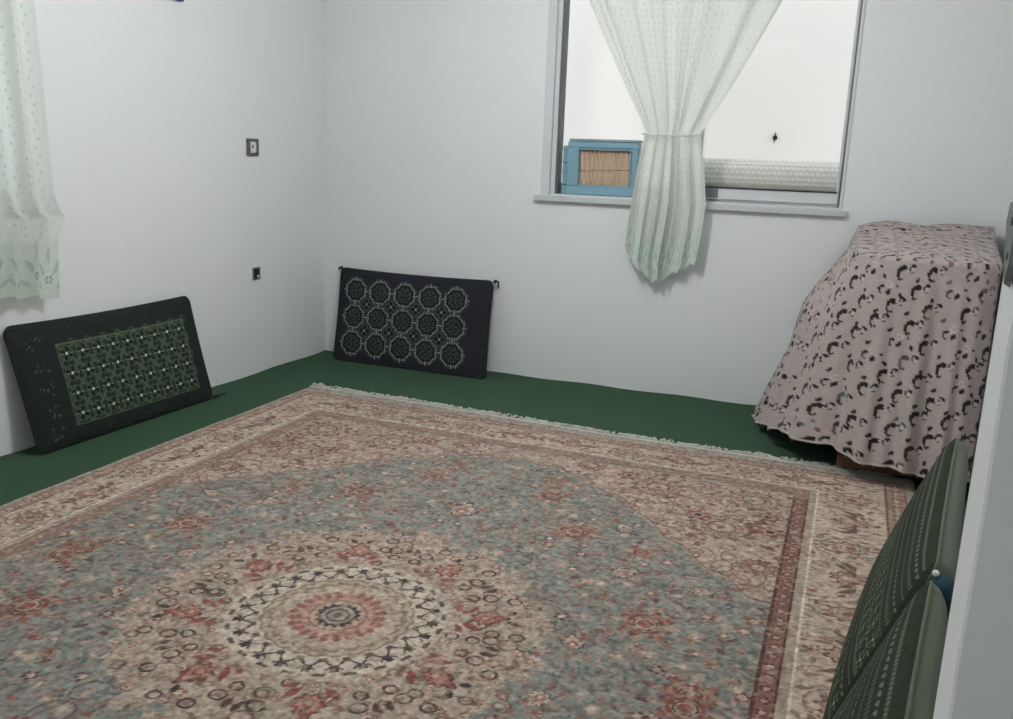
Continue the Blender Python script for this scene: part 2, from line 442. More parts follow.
# ================================================================== WALL FITTINGS (left wall)
sw = empty('light_switch', (0, -.735, 1.328))
tag(sw, 'grey square light switch with white rocker on the left wall', 'light switch')
def bez(bm):
    box(bm, (.0, -.052, -.048), (.010, -.026, .048), .002); box(bm, (.0, .026, -.048), (.010, .052, .048), .002)
    box(bm, (.0, -.026, .032), (.010, .026, .048), .002); box(bm, (.0, -.026, -.048), (.010, .026, -.032), .002)
solid('switch_plate', bez, M['bezel'], sw)
rk = solid('rocker', lambda bm: box(bm, (0, -.024, -.03), (.013, .024, .03), .003), M['white_plastic'], sw)
solid('rocker_slot', lambda bm: box(bm, (.0125, -.016, -.003), (.0138, -.002, .012)), M['bezel'], rk)
so = empty('junction_box', (0, -.727, .603))
tag(so, 'small open junction box hole low on the left wall beneath the switch', 'junction box')
def jb(bm):
    box(bm, (0, -.034, -.036), (.006, -.026, .036), .001); box(bm, (0, .026, -.036), (.006, .034, .036), .001)
    box(bm, (0, -.026, .028), (.006, .026, .036), .001); box(bm, (0, -.026, -.036), (.006, .026, -.028), .001)
solid('box_rim', jb, M['plate'], so)
solid('box_back', lambda bm: box(bm, (0, -.026, -.028), (.002, .026, .028)), M['dark'], so)
solid('wire', lambda bm: tube(bm, [(.002, .01, -.02), (.014, .004, -.012), (.018, -.004, -.016), (.010, .012, -.024)], .006), M['white_plastic'], so, True)

pc = empty('picture', (0, -1.72, 2.020))
tag(pc, 'blue framed picture high on the left wall, only its lower corner in view', 'picture')
def pf(bm):
    box(bm, (.0, -.45, 0), (.02, .45, .03), .003); box(bm, (.0, -.45, .47), (.02, .45, .5), .003)
    box(bm, (.0, -.45, .03), (.02, -.42, .47), .003); box(bm, (.0, .42, .03), (.02, .45, .47), .003)
solid('frame', pf, M['picblue'], pc)
solid('print', lambda bm: box(bm, (.002, -.42, .03), (.008, .42, .47)), M['paper'], pc)

# plate at the door jamb
jp = empty('strike_plate', (3.3655, -4.322, 1.260))
tag(jp, 'small grey metal strike plate on the edge of the white doorway jamb', 'strike plate')
def sp(bm):
    prof = [(-.030, .018), (-.022, .030), (.020, .026), (.026, .012), (-.006, -.028), (-.018, -.034), (-.028, -.018)]
    a = [bm.verts.new((-.0003, y * .8, z)) for y, z in prof]; b = [bm.verts.new((-.0045, y * .72, z * .93)) for y, z in prof]
    bm.faces.new(a); bm.faces.new(b[::-1])
    for k in range(7): bm.faces.new((a[k], a[(k + 1) % 7], b[(k + 1) % 7], b[k]))
solid('plate', sp, M['plate'], jp)
solid('screw', lambda bm: (cyl(bm, (-.004, -.008, .012), (-.0055, -.008, .012), .003), cyl(bm, (-.004, -.010, -.012), (-.0055, -.010, -.012), .003)), M['alu_dark'], jp)

# ================================================================== RUG
RX, RY = 2.006, -3.05
UW, VL = 1.53, 2.13
uu = np.arange(-UW, UW + .001, .0038)
vv = np.concatenate([np.arange(-VL, -1.0, .02), np.arange(-1.0, VL + .001, .0038)])
K = Paint(uu, vv, (134, 144, 137))
U, V = np.meshgrid(uu, vv); AU, AV = np.abs(U), np.abs(V)
def setm(mask, col, a=1.0): K.c[mask] = K.c[mask] * (1 - a) + lin(col) * a
# palettes
CREAM, SAND, PINK = (204, 184, 164), (186, 160, 138), (192, 152, 138)
RUST, RED, WINE = (164, 88, 66), (158, 72, 64), (112, 52, 54)
DARK, BROWN, OLIVE = (58, 54, 60), (118, 86, 72), (132, 124, 96)
TEAL, TEAL2, SLATE = (128, 152, 150), (108, 136, 136), (92, 104, 112)
def lowf(seed, s, n=9):
    r = np.random.default_rng(seed); o = np.zeros_like(U)
    for _ in range(n):
        a, b, c = r.normal(0, s), r.normal(0, s), r.uniform(0, 6.3); o += np.sin(a * U + b * V + c)
    return o / n ** .5
K.c *= (1 + .05 * lowf(1, 9) + .05 * lowf(2, 40))[..., None]
def S4(fn):
    for su in (1, -1):
        for sv in (1, -1): fn(su, sv)
def sang(a, su, sv): return math.atan2(sv * math.sin(a), su * math.cos(a))
R4 = random.Random(5)
# field vines
def spiral(cu, cv, R, a0, turns, cw, col, t=.006):
    pts = []
    for k in range(int(26 * turns)):
        q = k / (26 * turns); r = R * (1 - .82 * q); a = a0 + cw * q * turns * 2 * PI
        pts.append((cu + r * math.cos(a), cv + r * math.sin(a)))
    return pts
vines = []
for k in range(46):
    cu, cv = R4.uniform(.02, 1.12), R4.uniform(.02, 1.62)
    vines.append((spiral(cu, cv, R4.uniform(.07, .17), R4.uniform(0, 6.3), R4.uniform(.6, 1.2), R4.choice((-1, 1)), None), R4.choice([BROWN, (150, 122, 110), (112, 112, 108), WINE, (168, 150, 136)])))
S4(lambda su, sv: [K.line([(su * a, sv * b) for a, b in pts], .0065, c, .75) for pts, c in vines])
# small blossoms, leaves over the field
items = []
for a in np.arange(.03, 1.15, .062):
    for b in np.arange(.03, 1.68, .062):
        items.append((a + R4.uniform(-.025, .025), b + R4.uniform(-.025, .025), R4.random(), R4.uniform(0, 6.3), R4.random()))
def fielditems(su, sv):
    for a, b, q, ang, z in items:
        x, y = su * a, sv * b; g = sang(ang, su, sv)
        if q < .30: K.flower(x, y, .017 + .012 * z, 5, ang, [R4c[int(z * 5)], CREAM], None)
        elif q < .45: K.flower(x, y, .020 + .012 * z, 6, ang, [(176, 150, 132), RUST, BROWN], (110, 92, 84))
        elif q < .75: K.leaf(x, y, .045, .009, g, R4c[int(z * 5)], .9, .25); K.leaf(x + .012 * su, y + .016, .035, .008, g + 1.2, SLATE, .7)
        elif q < .88: K.flower(x, y, .020, 4, ang, [SLATE, TEAL], None)
        else: K.ring(x, y, .016, .006, BROWN, .8, 1.3)
R4c = [RUST, PINK, WINE, SAND, RED, OLIVE]
S4(fielditems)
# larger blossoms in the field
big = [(.82, .33, .085, .4, 0), (.44, .87, .08, 1.2, 0), (.0, .87, .085, PI / 2, 1), (1.0, .03, .075, 0, 0), (.68, .62, .06, .8, 1), (.26, 1.16, .065, 1.4, 0), (.60, .98, .05, 2.2, 1), (.93, .60, .05, .1, 1), (.22, 1.34, .05, .5, 0), (.66, .14, .05, 1.9, 1), (.70, 1.02 - .22, .045, 0., 0)]
def bigf(su, sv):
    for a, b, R, ang, t in big:
        if t: K.palmette(su * a, sv * b, R, sang(ang, su, sv), [CREAM, PINK, RUST, CREAM], DARK)
        else:
            K.flower(su * a, sv * b, R, 8, .3, [RUST, SAND, RED], BROWN)
            for k in range(8):
                q = k * PI / 4; K.leaf(su * a + R * .95 * math.cos(q), sv * b + R * .95 * math.sin(q), .05, .010, q, RUST if k % 2 else SAND)
            K.ring(su * a, sv * b, R * .72, .005, SAND, .5); K.ring(su * a, sv * b, R * .55, .006, WINE, .7); K.ring(su * a, sv * b, R * .4, .005, DARK)
S4(bigf)

# ---- corner spandrels
kx = [0, .15, .3, .42, .55, .65, .78, .92, 1.05, 1.15, 1.3]; ky = [1.53, 1.50, 1.46, 1.34, 1.24, 1.10, .95, .80, .67, .60, .55]
FB = np.interp(AU, kx, ky) + .018 * np.cos(AU * 38)
field = (AU < 1.15) & (AV < 1.66)
sp_ = field & (AV > FB)
base_sp = Paint(uu, vv, (198, 168, 152))
base_sp.c *= (1 + .05 * lowf(7, 12) + .06 * lowf(8, 50))[..., None]
KK, K = K, base_sp
S4(lambda su, sv: [K.line([(su * a, sv * b) for a, b in pts], .008, c, .8) for pts, c in
   [(spiral(R4x, R4y, R, a0, 1.3, cw, None), c) for R4x, R4y, R, a0, cw, c in SPV]]) if False else None
SPV = [(R4.uniform(.1, 1.14), R4.uniform(.7, 1.66), R4.uniform(.06, .15), R4.uniform(0, 6.3), R4.choice((-1, 1)), R4.choice([BROWN, CREAM, (150, 104, 88), WINE])) for _ in range(60)]
S4(lambda su, sv: [K.line([(su * a, sv * b) for a, b in spiral(x, y, R, a0, 1.2, cw, None)], .007, c, .8) for x, y, R, a0, cw, c in SPV])
spi = [(R4.uniform(.02, 1.15), R4.uniform(.6, 1.67), R4.random(), R4.uniform(0, 6.3), R4.random()) for _ in range(330)]
def spitems(su, sv):
    for a, b, q, ang, z in spi:
        x, y = su * a, sv * b; g = sang(ang, su, sv)
        if q < .35: K.leaf(x, y, .05, .010, g, [BROWN, RUST, WINE, OLIVE, CREAM][int(z * 5)], .9, .3)
        elif q < .7: K.flower(x, y, .018 + .014 * z, 6, ang, [[PINK, CREAM, RUST, SAND][int(z * 4)], BROWN], None)
        else: K.ring(x, y, .02, .006, [DARK, BROWN, RUST][int(z * 3)], .7, 1.2)
S4(spitems)
def spmed(su, sv):
    for a, b, R in ((.92, 1.16, .13), (.62, 1.47, .12), (1.0, 1.50, .12), (.30, 1.60, .07), (1.08, .86, .07)):
        x, y = su * a, sv * b
        K.flower(x, y, R, 12, 0, [SAND, PINK, CREAM], BROWN)
        K.ring(x, y, R * .78, .007, BROWN); K.ring(x, y, R * .64, .006, CREAM); K.ring(x, y, R * .38, .007, DARK)
        for k in range(12):
            q = k * PI / 6; K.leaf(x + R * .55 * math.cos(q), y + R * .55 * math.sin(q), .03, .007, q, RUST)
        K.flower(x, y, R * .22, 6, 0, [CREAM, RUST], None)
    for a, b in ((.82, 1.24), (1.09, 1.19), (.48, 1.56), (1.07, 1.34)):
        K.flower(su * a, sv * b, .055, 7, .2, [RED, PINK, DARK], WINE)
S4(spmed)
base_sp, K = K, KK
K.c[sp_] = base_sp.c[sp_]
e = field & (np.abs(AV - FB) < .006); setm(e, BROWN, .8)
e = field & (np.abs(AV - FB + .014) < .006); setm(e, CREAM, .6)

# ---- centre medallion
Rr = np.hypot(U, V); TH = np.arctan2(V, U)
lob = .565 + .045 * np.abs(np.cos(8 * (TH - PI / 8))) + .012 * np.cos(32 * TH)
med = Rr < lob + .030 * (np.random.default_rng(5).standard_normal(U.shape) > 9) + .022 * lowf(12, 60) + .012 * lowf(13, 140)
medc = Paint(uu, vv, (190, 170, 150))
K2, K = K, medc
mit = []
for rr, nn, R0 in ((.345, 32, .014), (.40, 16, .022), (.45, 32, .016), (.505, 16, .024), (.55, 48, .015), (.585, 32, .018), (.62, 56, .013)):
    for k in range(nn):
        a = 2 * PI * (k + .5 * (R4.random() > .5)) / nn + .1
        mit.append((rr * math.cos(a), rr * math.sin(a), R0, a, k))
for k in range(420):
    a = R4.uniform(0, 6.283); rr = R4.uniform(.30, .62); x, y = rr * math.cos(a), rr * math.sin(a)
    q = R4.random()
    if q < .5: K.leaf(x, y, .034, .006, R4.uniform(0, 6), R4.choice([(150, 118, 100), (140, 130, 108), (168, 112, 96)]), .7, .3)
    elif q < .8: K.disc(x, y, R4.uniform(.005, .010), R4.choice([RUST, BROWN, (160, 130, 110), (146, 140, 120)]), .7)
    else: K.ring(x, y, .012, .004, (130, 104, 90), .7)
for x, y, R0, a, k in mit:
    q = k % 4
    if q == 0: K.ring(x, y, R0 * 1.05, .007, BROWN if k % 8 else DARK, .95, 1.15); K.disc(x, y, R0 * .35, PINK)
    elif q == 1: K.flower(x, y, R0 * 1.2, 6, a, [PINK, CREAM, RUST], BROWN)
    elif q == 2: K.leaf(x, y, R0 * 2.4, .008, a + .9, BROWN, .9, .4); K.leaf(x, y, R0 * 2.0, .007, a - .7, OLIVE, .8, .4)
    else: K.flower(x, y, R0 * .9, 5, a, [RUST, CREAM], None)
for k in range(8):                                     # eight red palmettes, pairs of round buds between
    a = math.radians(22.5 + 45 * k)
    ca, sa_ = math.cos(a), math.sin(a)
    pts = []
    K.palmette(.425 * ca, .425 * sa_, .066, a, [(170, 84, 72), (192, 134, 114), (158, 78, 66), (200, 160, 136)], WINE)
    for s in (-1, 1):
        b = a + s * .13
        K.leaf(.385 * math.cos(b), .385 * math.sin(b), .07, .013, a + s * .7 + PI, RED)
        K.leaf(.352 * math.cos(b * 1 + s * .04), .352 * math.sin(b + s * .04), .05, .010, a + s * 1.2, RED)
        b = a + s * .055
        K.leaf(.502 * math.cos(b), .502 * math.sin(b), .042, .010, a + s * .6, DARK)
        for rr, db, R0 in ((.455, .27, .020), (.52, .20, .018), (.405, .30, .016)):
            b = a + s * db
            K.ring(rr * math.cos(b), rr * math.sin(b), R0, .008, (74, 58, 56), 1, 1.1); K.disc(rr * math.cos(b), rr * math.sin(b), R0 * .45, SAND)
        b = a + s * .36
        K.leaf(.47 * math.cos(b), .47 * math.sin(b), .055, .011, b + .15 * s, (84, 66, 60), 1, .3)
medc, K = K, K2
K.c[med] = medc.c[med]
# inner sun
N_ = 24
setm(Rr < .315, (204, 188, 168))
zig = .250 + .015 * np.cos(N_ * TH)
setm(np.abs(Rr - zig) < .0055, DARK); setm((np.abs(Rr - (.276 + .011 * np.cos(N_ * TH + PI))) < .0045) & (np.cos(N_ * TH) > -.5), (84, 74, 74))
setm((np.abs(Rr - .280) < .011) & (np.cos(N_ * TH) > .55), DARK)
setm((np.abs(Rr - .234) < .009) & (np.cos(N_ * TH) < -.45), (88, 74, 72))
setm((np.abs(Rr - .303) < .007) & (np.cos(N_ * TH + PI) > .25), (96, 82, 78))
setm((Rr < .219), (190, 170, 146))
setm((np.abs(Rr - (.207 + .010 * np.abs(np.cos(N_ / 2 * TH)))) < .0045), (150, 134, 112))
setm((np.abs(Rr - (.178 + .014 * np.abs(np.cos(N_ / 2 * TH + .6)))) < .005), (156, 132, 110))
setm((Rr < .212) & (Rr > .150) & (np.abs(np.sin(N_ / 2 * TH)) < .12), (168, 148, 126))
setm((np.abs(Rr - .192) < .008) & (np.abs(np.cos(N_ / 2 * TH)) > .93), (150, 120, 92))
setm((Rr < .136 + .007 * np.cos(24 * TH)), (164, 92, 78))
setm((Rr < .124 + .006 * np.cos(24 * TH + PI)), (188, 140, 120))
setm((np.abs(Rr - .112) < .006) & (np.cos(24 * TH) > -.2), (164, 86, 74))
setm((Rr < .088 + .006 * np.cos(16 * TH)), (188, 158, 136))
setm((np.abs(Rr - .082) < .004), (170, 104, 88))
setm((Rr < .062 + .005 * np.cos(16 * TH)), DARK)
setm((Rr < .047), (160, 150, 138)); setm(np.abs(Rr - .032) < .004, (96, 90, 86)); setm(Rr < .014, (110, 90, 80))

# ---- guards and borders
def border(lo, hi, col, a=1.0):
    hv = {1: 0}
    m = (((AU >= lo) & (AU < hi) & (AV < hi + .525)) | ((AV >= lo + .525) & (AV < hi + .525) & (AU < hi)))
    setm(m, col, a); return m
def track(d, step):                                    # points along one quadrant's ring at distance d
    out = []
    for b in np.arange(step / 2, d + .525, step): out.append((d, b, PI / 2))
    for a in np.arange(step / 2, d, step): out.append((a, d + .525, 0.0))
    return out
border(1.145, 1.205, (146, 96, 86)); border(1.143, 1.154, (92, 48, 48)); border(1.195, 1.206, (92, 48, 48))
S4(lambda su, sv: [(K.flower(su * a, sv * b, .019, 5, 0, [WINE, PINK], None)) for a, b, g in track(1.175, .055)])
m = _sheen = ((U < 0) | (AV > 1.62)) & (AU < 1.21); K.c[_sheen & (AU > 1.144)] = K.c[_sheen & (AU > 1.144)] * .45 + lin((176, 140, 120)) * .55; K.c[_sheen & (AV > 1.668) & (AU <= 1.144)] = K.c[_sheen & (AV > 1.668) & (AU <= 1.144)] * .45 + lin((176, 140, 120)) * .55  # pile sheen painted in: guard lightened on the left side and the ends
m = border(1.205, 1.23, (178, 158, 140)); border(1.230, 1.239, (226, 214, 198))
m = border(1.239, 1.435, (204, 178, 156))
mb_ = Paint(uu, vv, (204, 180, 158)); mb_.c *= (1 + .04 * lowf(3, 12))[..., None]
K2, K = K, mb_
def bord(su, sv):
    r = random.Random(9)
    for d in np.arange(1.25, 1.43, .030):
        for a, b, g in track(d, .038):
            q = r.random(); a += r.uniform(-.012, .012); b += r.uniform(-.012, .012)
            x, y = su * a, sv * b
            an = r.uniform(0, 6.3)
            if q < .4: K.leaf(x, y, .042, .008, sang(an, su, sv), r.choice([BROWN, RUST, WINE, BROWN, OLIVE]), .85, .3)
            elif q < .6: K.flower(x, y, .014, 5, 0, [r.choice([RUST, PINK, WINE]), CREAM], None)
            elif q < .7: K.ring(x, y, .013, .005, BROWN, .8)
    for i, (a, b, g) in enumerate(track(1.337, .26)):
        x, y = su * a, sv * b; R = .075 if i % 2 else .062
        an = sang(g, su, sv)
        if i % 2:
            K.palmette(x, y, R, 0 if g else PI / 2 * sv, [SAND, RUST, PINK, CREAM], WINE)
            for s in (-1, 1):
                for t in (0.6, 1.0): K.leaf(x + s * .10 * t * math.cos(an), y + s * .10 * t * math.sin(an), .08, .012, an + .6 * s, BROWN, 1, .5)
        else:
            K.flower(x, y, R, 10, 0, [SAND, CREAM, RUST], BROWN); K.ring(x, y, R * .7, .006, RUST); K.ring(x, y, R * 1.25, .005, BROWN, .8)
            K.ring(x, y, R * .42, .005, DARK, .8)
S4(bord)
mb_, K = K, K2
K.c[m] = mb_.c[m]
border(1.432, 1.440, BROWN); m = border(1.440, 1.492, (178, 132, 116))
S4(lambda su, sv: [(K.flower(su * a, sv * b, .016, 5, 0, [WINE, CREAM], None), K.leaf(su * a + (.0 if g else .024), sv * b + (.024 if g else 0), .03, .007, g, CREAM)) for a, b, g in track(1.466, .052)])
border(1.492, 1.498, WINE, .7); border(1.498, 1.60, (172, 168, 154))
def blotch(seed, passes, yk=1):
    r = np.random.default_rng(seed).standard_normal(U.shape)
    for _ in range(passes):
        r = (np.roll(r, 1, 0) + np.roll(r, -1, 0) + 2 * r) / 4; r = (np.roll(r, 1, 1) + np.roll(r, -1, 1) + 2 * r) / 4
    return r / r.std()
b1, b2, b3 = blotch(21, 4), blotch(22, 6), blotch(23, 2)
fieldm = (AU < 1.145) & (Rr > .33)
def mixm(w, col):
    K.c[:] = K.c * (1 - w[..., None]) + lin(col) * w[..., None]
sm = lambda x, a, b: np.clip((x - a) / (b - a), 0, 1)
mixm(sm(b1, .35, 1.0) * .60 * fieldm, (168, 132, 118)); mixm(sm(-b1, .6, 1.2) * .45 * fieldm, (92, 78, 72))
mixm(sm(b2, .7, 1.3) * .45 * fieldm, (170, 160, 138)); mixm(sm(-b2, .9, 1.5) * .45 * fieldm, (140, 84, 68))
nf = ~fieldm
mixm(sm(b1, .5, 1.1) * .42 * nf, (140, 104, 88)); mixm(sm(-b1, .6, 1.2) * .38 * nf, (205, 182, 160))
g_ = K.c @ np.array([.3, .55, .15])
K.c = K.c * .72 + g_[..., None] * np.array([1.06, 1.0, .95]) * .28
K.c *= (1 + .13 * b3)[..., None]
K.speckle(.08)
K.c *= np.array([.83, .83, .81])
# geometry
topoff = np.interp(uu + RX, [.45, 1.0, 1.63, 2.2, 3.15, 3.6], [.052, .030, -.004, -.040, -.052, -.055])
wv = np.clip(vv / VL, 0, 1) ** 3
Yr = RY + V + wv[:, None] * topoff[None, :]
Xr = RX + U + np.clip(U - 1.24, 0, 1) * .30
Xr = np.minimum(Xr, np.minimum(rwall(Yr) - .03, 3.345 + np.clip(Yr + 4.15, 0, 1) * 9))
edge = np.clip(np.minimum(UW - AU, VL - AV) / .012, 0, 1)
Zr = .003 + .011 * np.sqrt(edge) + .0012 * lowf(4, 14) * edge + .0016
rug = empty('persian_rug', (RX, RY, 0)); tag(rug, 'large patterned wool rug with teal field and round cream medallion on green carpet', 'rug')
link('pile', grid_mesh('rug_pile', np.stack([Xr - RX, Yr - RY, Zr], -1), K.c), M['rug'], rug)
# fringe at the far end
bm = bmesh.new()
R6 = random.Random(3)
for k in range(380):
    u = -UW + .004 + k * (2 * UW - .008) / 380
    t0 = np.interp(u + RX, uu + RX, topoff)
    clump = .6 + .4 * math.sin(u * 41) * math.sin(u * 13 + 1)
    ln = R6.uniform(.034, .056) + .030 * max(0, clump) * R6.random()
    lean = .8 * math.sin(u * 23) + R6.uniform(-.9, .9)
    if u < -UW + .05: lean -= .4; ln += .02
    pts = []
    for q in range(5):
        s = q / 4
        pts.append((u + lean * ln * s + R6.uniform(-.003, .003) * s + .012 * math.sin(s * 5 + u * 90 + k * 1.7) * s, VL + t0 - .004 + ln * s * (1 - .25 * abs(lean)), .010 * (1 - s) + .004 + .016 * math.sin(s * PI) * R6.random()))
    tube(bm, pts, [.0026, .0028, .0026, .0024, .0012], 4)
fo = link('fringe', bm_mesh('fringe', bm, True), M['fringe'], rug); fo['kind'] = 'stuff'; fo['label'] = 'pale tangled knotted fringe'
ub = uu[::6]; tb = np.interp(ub, uu, topoff)
q = np.array([0, .5, 1.0]); UB, Q = np.meshgrid(ub, q)
link('fringe_band', grid_mesh('fringe_band', np.stack([UB, VL - .034 + np.broadcast_to(tb, UB.shape) + .030 * Q, np.where(Q < .9, .0172, .008)], -1)), M['fringe'], rug)

# ================================================================== FLOOR CUSHIONS
def cushion(name, w, h, d, C, u, v, front_mat, back_mat, loc, rz, lean, shear=0.0, puff=0.012, seed=1, sag=0.0):
    """origin bottom front centre. front faces local -Y. C painted colour on u (0..w) x v (0..h)"""
    root = empty(name, loc, (0, 0, 0)); root.rotation_mode = 'XYZ'
    root.matrix_world = Matrix.Translation(loc) @ Matrix.Rotation(rz, 4, 'Z') @ Matrix.Rotation(-lean, 4, 'X')
    a = (u / w * 2 - 1)[None, :]; b = (v / h * 2 - 1)[:, None]
    A, B = np.broadcast_arrays(a, b)
    r = np.random.default_rng(seed)
    wob = sum(np.sin(A * r.normal(0, 3) + B * r.normal(0, 3) + r.uniform(0, 6)) for _ in range(5)) / 5 * .006
    prof = (np.clip(1 - np.abs(A) ** 14, 0, 1) * np.clip(1 - np.abs(B) ** 10, 0, 1)) ** .5
    X = A * (w / 2) * (1 - .010 * (1 - np.abs(B)) * 0) ; Zc = (B + 1) * h / 2
    X = X * (1 - .012 * (1 - B ** 2)) + shear * (Zc / h)
    Zc = Zc - .010 * (1 - A ** 2) * np.clip(B, 0, 1) - sag * (1 - A ** 2) * np.clip(B, 0, 1)
    # round the four corners
    cr = np.clip(np.abs(A) - .95, 0, 1) * np.clip(np.abs(B) - .90, 0, 1) / (.05 * .10)
    X = X - np.sign(A) * cr * .012; Zc = Zc - np.sign(B) * cr * .012
    yf = d * .22 - (d * .22) * prof - (puff + wob) * prof * (1 - A ** 4) * (1 - B ** 4)
    F = np.stack([X, yf, Zc], -1)
    link('patterned_front', grid_mesh(name + '_front', F, C), front_mat, root)
    s = 6
    ii = np.unique(np.r_[np.arange(0, len(v), s), len(v) - 1, 1, 2, len(v) - 2, len(v) - 3]); jj = np.unique(np.r_[np.arange(0, len(u), s), len(u) - 1, 1, 2, len(u) - 2, len(u) - 3])
    yb = d * .22 + d * .78 * prof
    G = np.stack([X, yb, Zc], -1)[np.ix_(ii, jj)][:, ::-1]
    link('back_panel', grid_mesh(name + '_back', G), back_mat, root)
    # piping round the seam
    per = [F[i, 0] for i in range(0, len(v), 5)] + [F[-1, j] for j in range(0, len(u), 5)] + [F[i, -1] for i in range(len(v) - 1, -1, -5)] + [F[0, j] for j in range(len(u) - 1, -1, -5)]
    bm = bmesh.new(); tube(bm, [tuple(q) for q in per] + [tuple(per[0])], .0035, 6)
    link('piping', bm_mesh('piping', bm, True), back_mat, root)
    return root

def axes(w, h, st=.004): return np.linspace(0, w, int(w / st) + 1), np.linspace(0, h, int(h / st) + 1)

# -- back wall: charcoal with rows of outlined octagons
w, h = 1.085, .605
u, v = axes(w, h)
p = Paint(u, v, (40, 41, 47))
GR = (146, 152, 144)
cx = [.135 + .180 * k for k in range(5)]; cz = [.125, .295, .465]
RO = .072
for i, x in enumerate(cx):
    for j, z in enumerate(cz):
        w_in = p.win(x, z, RO * 1.5)
        du, dv = w_in[2], w_in[3]
        r = np.hypot(du, dv); t = np.arctan2(dv, du)
        oc = r * (1 + .05 * np.cos(8 * t))
        p.put(w_in, oc < RO * .95, (30, 36, 34))
        dash = np.cos(28 * t) > -.35
        p.put(w_in, (np.abs(oc - RO) < .0046) & dash, GR)
        p.put(w_in, (np.abs(oc - RO * 1.16) < .0035) & (np.cos(28 * t + 2) > .6), GR, .4)
        p.put(w_in, (np.abs(oc - RO * .62) < .0035) & (np.cos(16 * t) > .0), (86, 100, 88), .9)
        p.put(w_in, (oc < RO * .35) & (np.cos(4 * t) > .3), (70, 84, 76), .8)
        for k in range(8): p.disc(x + RO * .45 * math.cos(k * PI / 4 + .3), z + RO * .45 * math.sin(k * PI / 4 + .3), .004, (96, 104, 92))
        for s in (-1, 1): p.leaf(x + s * (RO + .012), z, .018, .004, 0, GR, .9); p.leaf(x, z + s * (RO + .010), .018, .004, PI / 2, GR, .9)
for i in range(4):
    for j in range(2):
        x, z = (cx[i] + cx[i + 1]) / 2, (cz[j] + cz[j + 1]) / 2
        for k in range(4):
            a = k * PI / 2; p.disc(x + .022 * math.cos(a), z + .022 * math.sin(a), .015, (26, 32, 30)); p.ring(x + .022 * math.cos(a), z + .022 * math.sin(a), .017, .004, (104, 112, 102), .6)
        p.disc(x, z, .006, GR)
p.line([(.01, .012), (w - .01, .012)], .005, (60, 60, 64)); p.speckle(.14)
c1 = cushion('floor_cushion', w, h, .07, p.c, u, v, M['cushion_b'], M['bluecloth'], (.728, -.212, .004), -.010, math.radians(14.2), shear=-.028, seed=2)
tag(c1, 'charcoal floor cushion with rows of pale outlined octagons leaning on the back wall', 'cushion', 'woven floor cushions leaning on the walls')
for s, x in ((-1, -w / 2 - .026), (1, w / 2 - .032)):
    solid('corner_tie', lambda bm: (tube(bm, [(x, .03, h - .010), (x + s * .012, .028, h + .004), (x + s * .026, .03, h - .004), (x + s * .032, .035, h - .03 - .012 * s)], [.012, .008, .007, .003], 6)), M['bluecloth'], c1, True)

# -- left wall: dark green-black with a panel of small stars
w, h = 1.085, .565
u, v = axes(w, h)
p = Paint(u, v, (36, 42, 40))
GG = (84, 100, 80)
px0, px1, pz0, pz1 = .20, .985, .085, .455
p.c[np.ix_((v > pz0) & (v < pz1), (u > px0) & (u < px1))] = lin((36, 50, 40))
nc, nr = 9, 4
dx, dz = (px1 - px0) / nc, (pz1 - pz0) / nr
for i in range(nc):
    for j in range(nr):
        x, z = px0 + (i + .5) * dx, pz0 + (j + .5) * dz
        for k in range(8):
            a = k * PI / 4 + PI / 8
            p.leaf(x + .026 * math.cos(a), z + .026 * math.sin(a), .030, .007, a, (20, 26, 24) if k % 2 else (62, 76, 60))
        for sx in (-1, 1):
            for sz in (-1, 1):
                p.leaf(x + sx * dx * .36, z + sz * dz * .36, .046, .006, sx * sz * PI / 4, GG, .75)
        p.ring(x, z, .035, .005, (92, 108, 86), .6)
        p.ring(x + dx / 2, z + dz / 2, .016, .005, GG, .7)
        p.disc(x, z, .0068, (205, 210, 196))
        for s in (-1, 1): p.leaf(x + s * .026, z, .026, .003, 0, (130, 140, 122), .8)
for a, b, c, d_ in ((px0, pz0, px1, pz0), (px0, pz1, px1, pz1), (px0, pz0, px0, pz1), (px1, pz0, px1, pz1)):
    p.line([(a, b), (c, d_)], .006, (100, 114, 96), .7)
R7 = random.Random(4)
for k in range(5): # faint embroidery in the wide end border
    z = .07 + k * .1
    for q in range(9): p.disc(.10 + R7.uniform(-.035, .035), z + R7.uniform(-.03, .03), .004, (84, 92, 84))
for k in range(60):
    x = R7.uniform(.02, w - .02); z = R7.choice([R7.uniform(.015, .07), R7.uniform(.47, .55)]); p.leaf(x, z, .03, .003, R7.uniform(0, 3), (48, 52, 50))
p.speckle(.14)
c2 = cushion('floor_cushion', w, h, .075, p.c, u, v, M['cushion_b'], M['blackcloth'], (.156, -1.862, .004), math.radians(90) - .02, math.radians(10.5), shear=-.045, seed=3)
tag(c2, 'dark green floor cushion with rows of white dotted stars leaning on the left wall', 'cushion', 'woven floor cushions leaning on the walls')
solid('corner_tie', lambda bm: tube(bm, [(w / 2 - .01, .0, .012), (w / 2 + .03, .0, .010), (w / 2 + .07, -.01, .016)], [.010, .006, .003], 6), M['blackcloth'], c2, True)

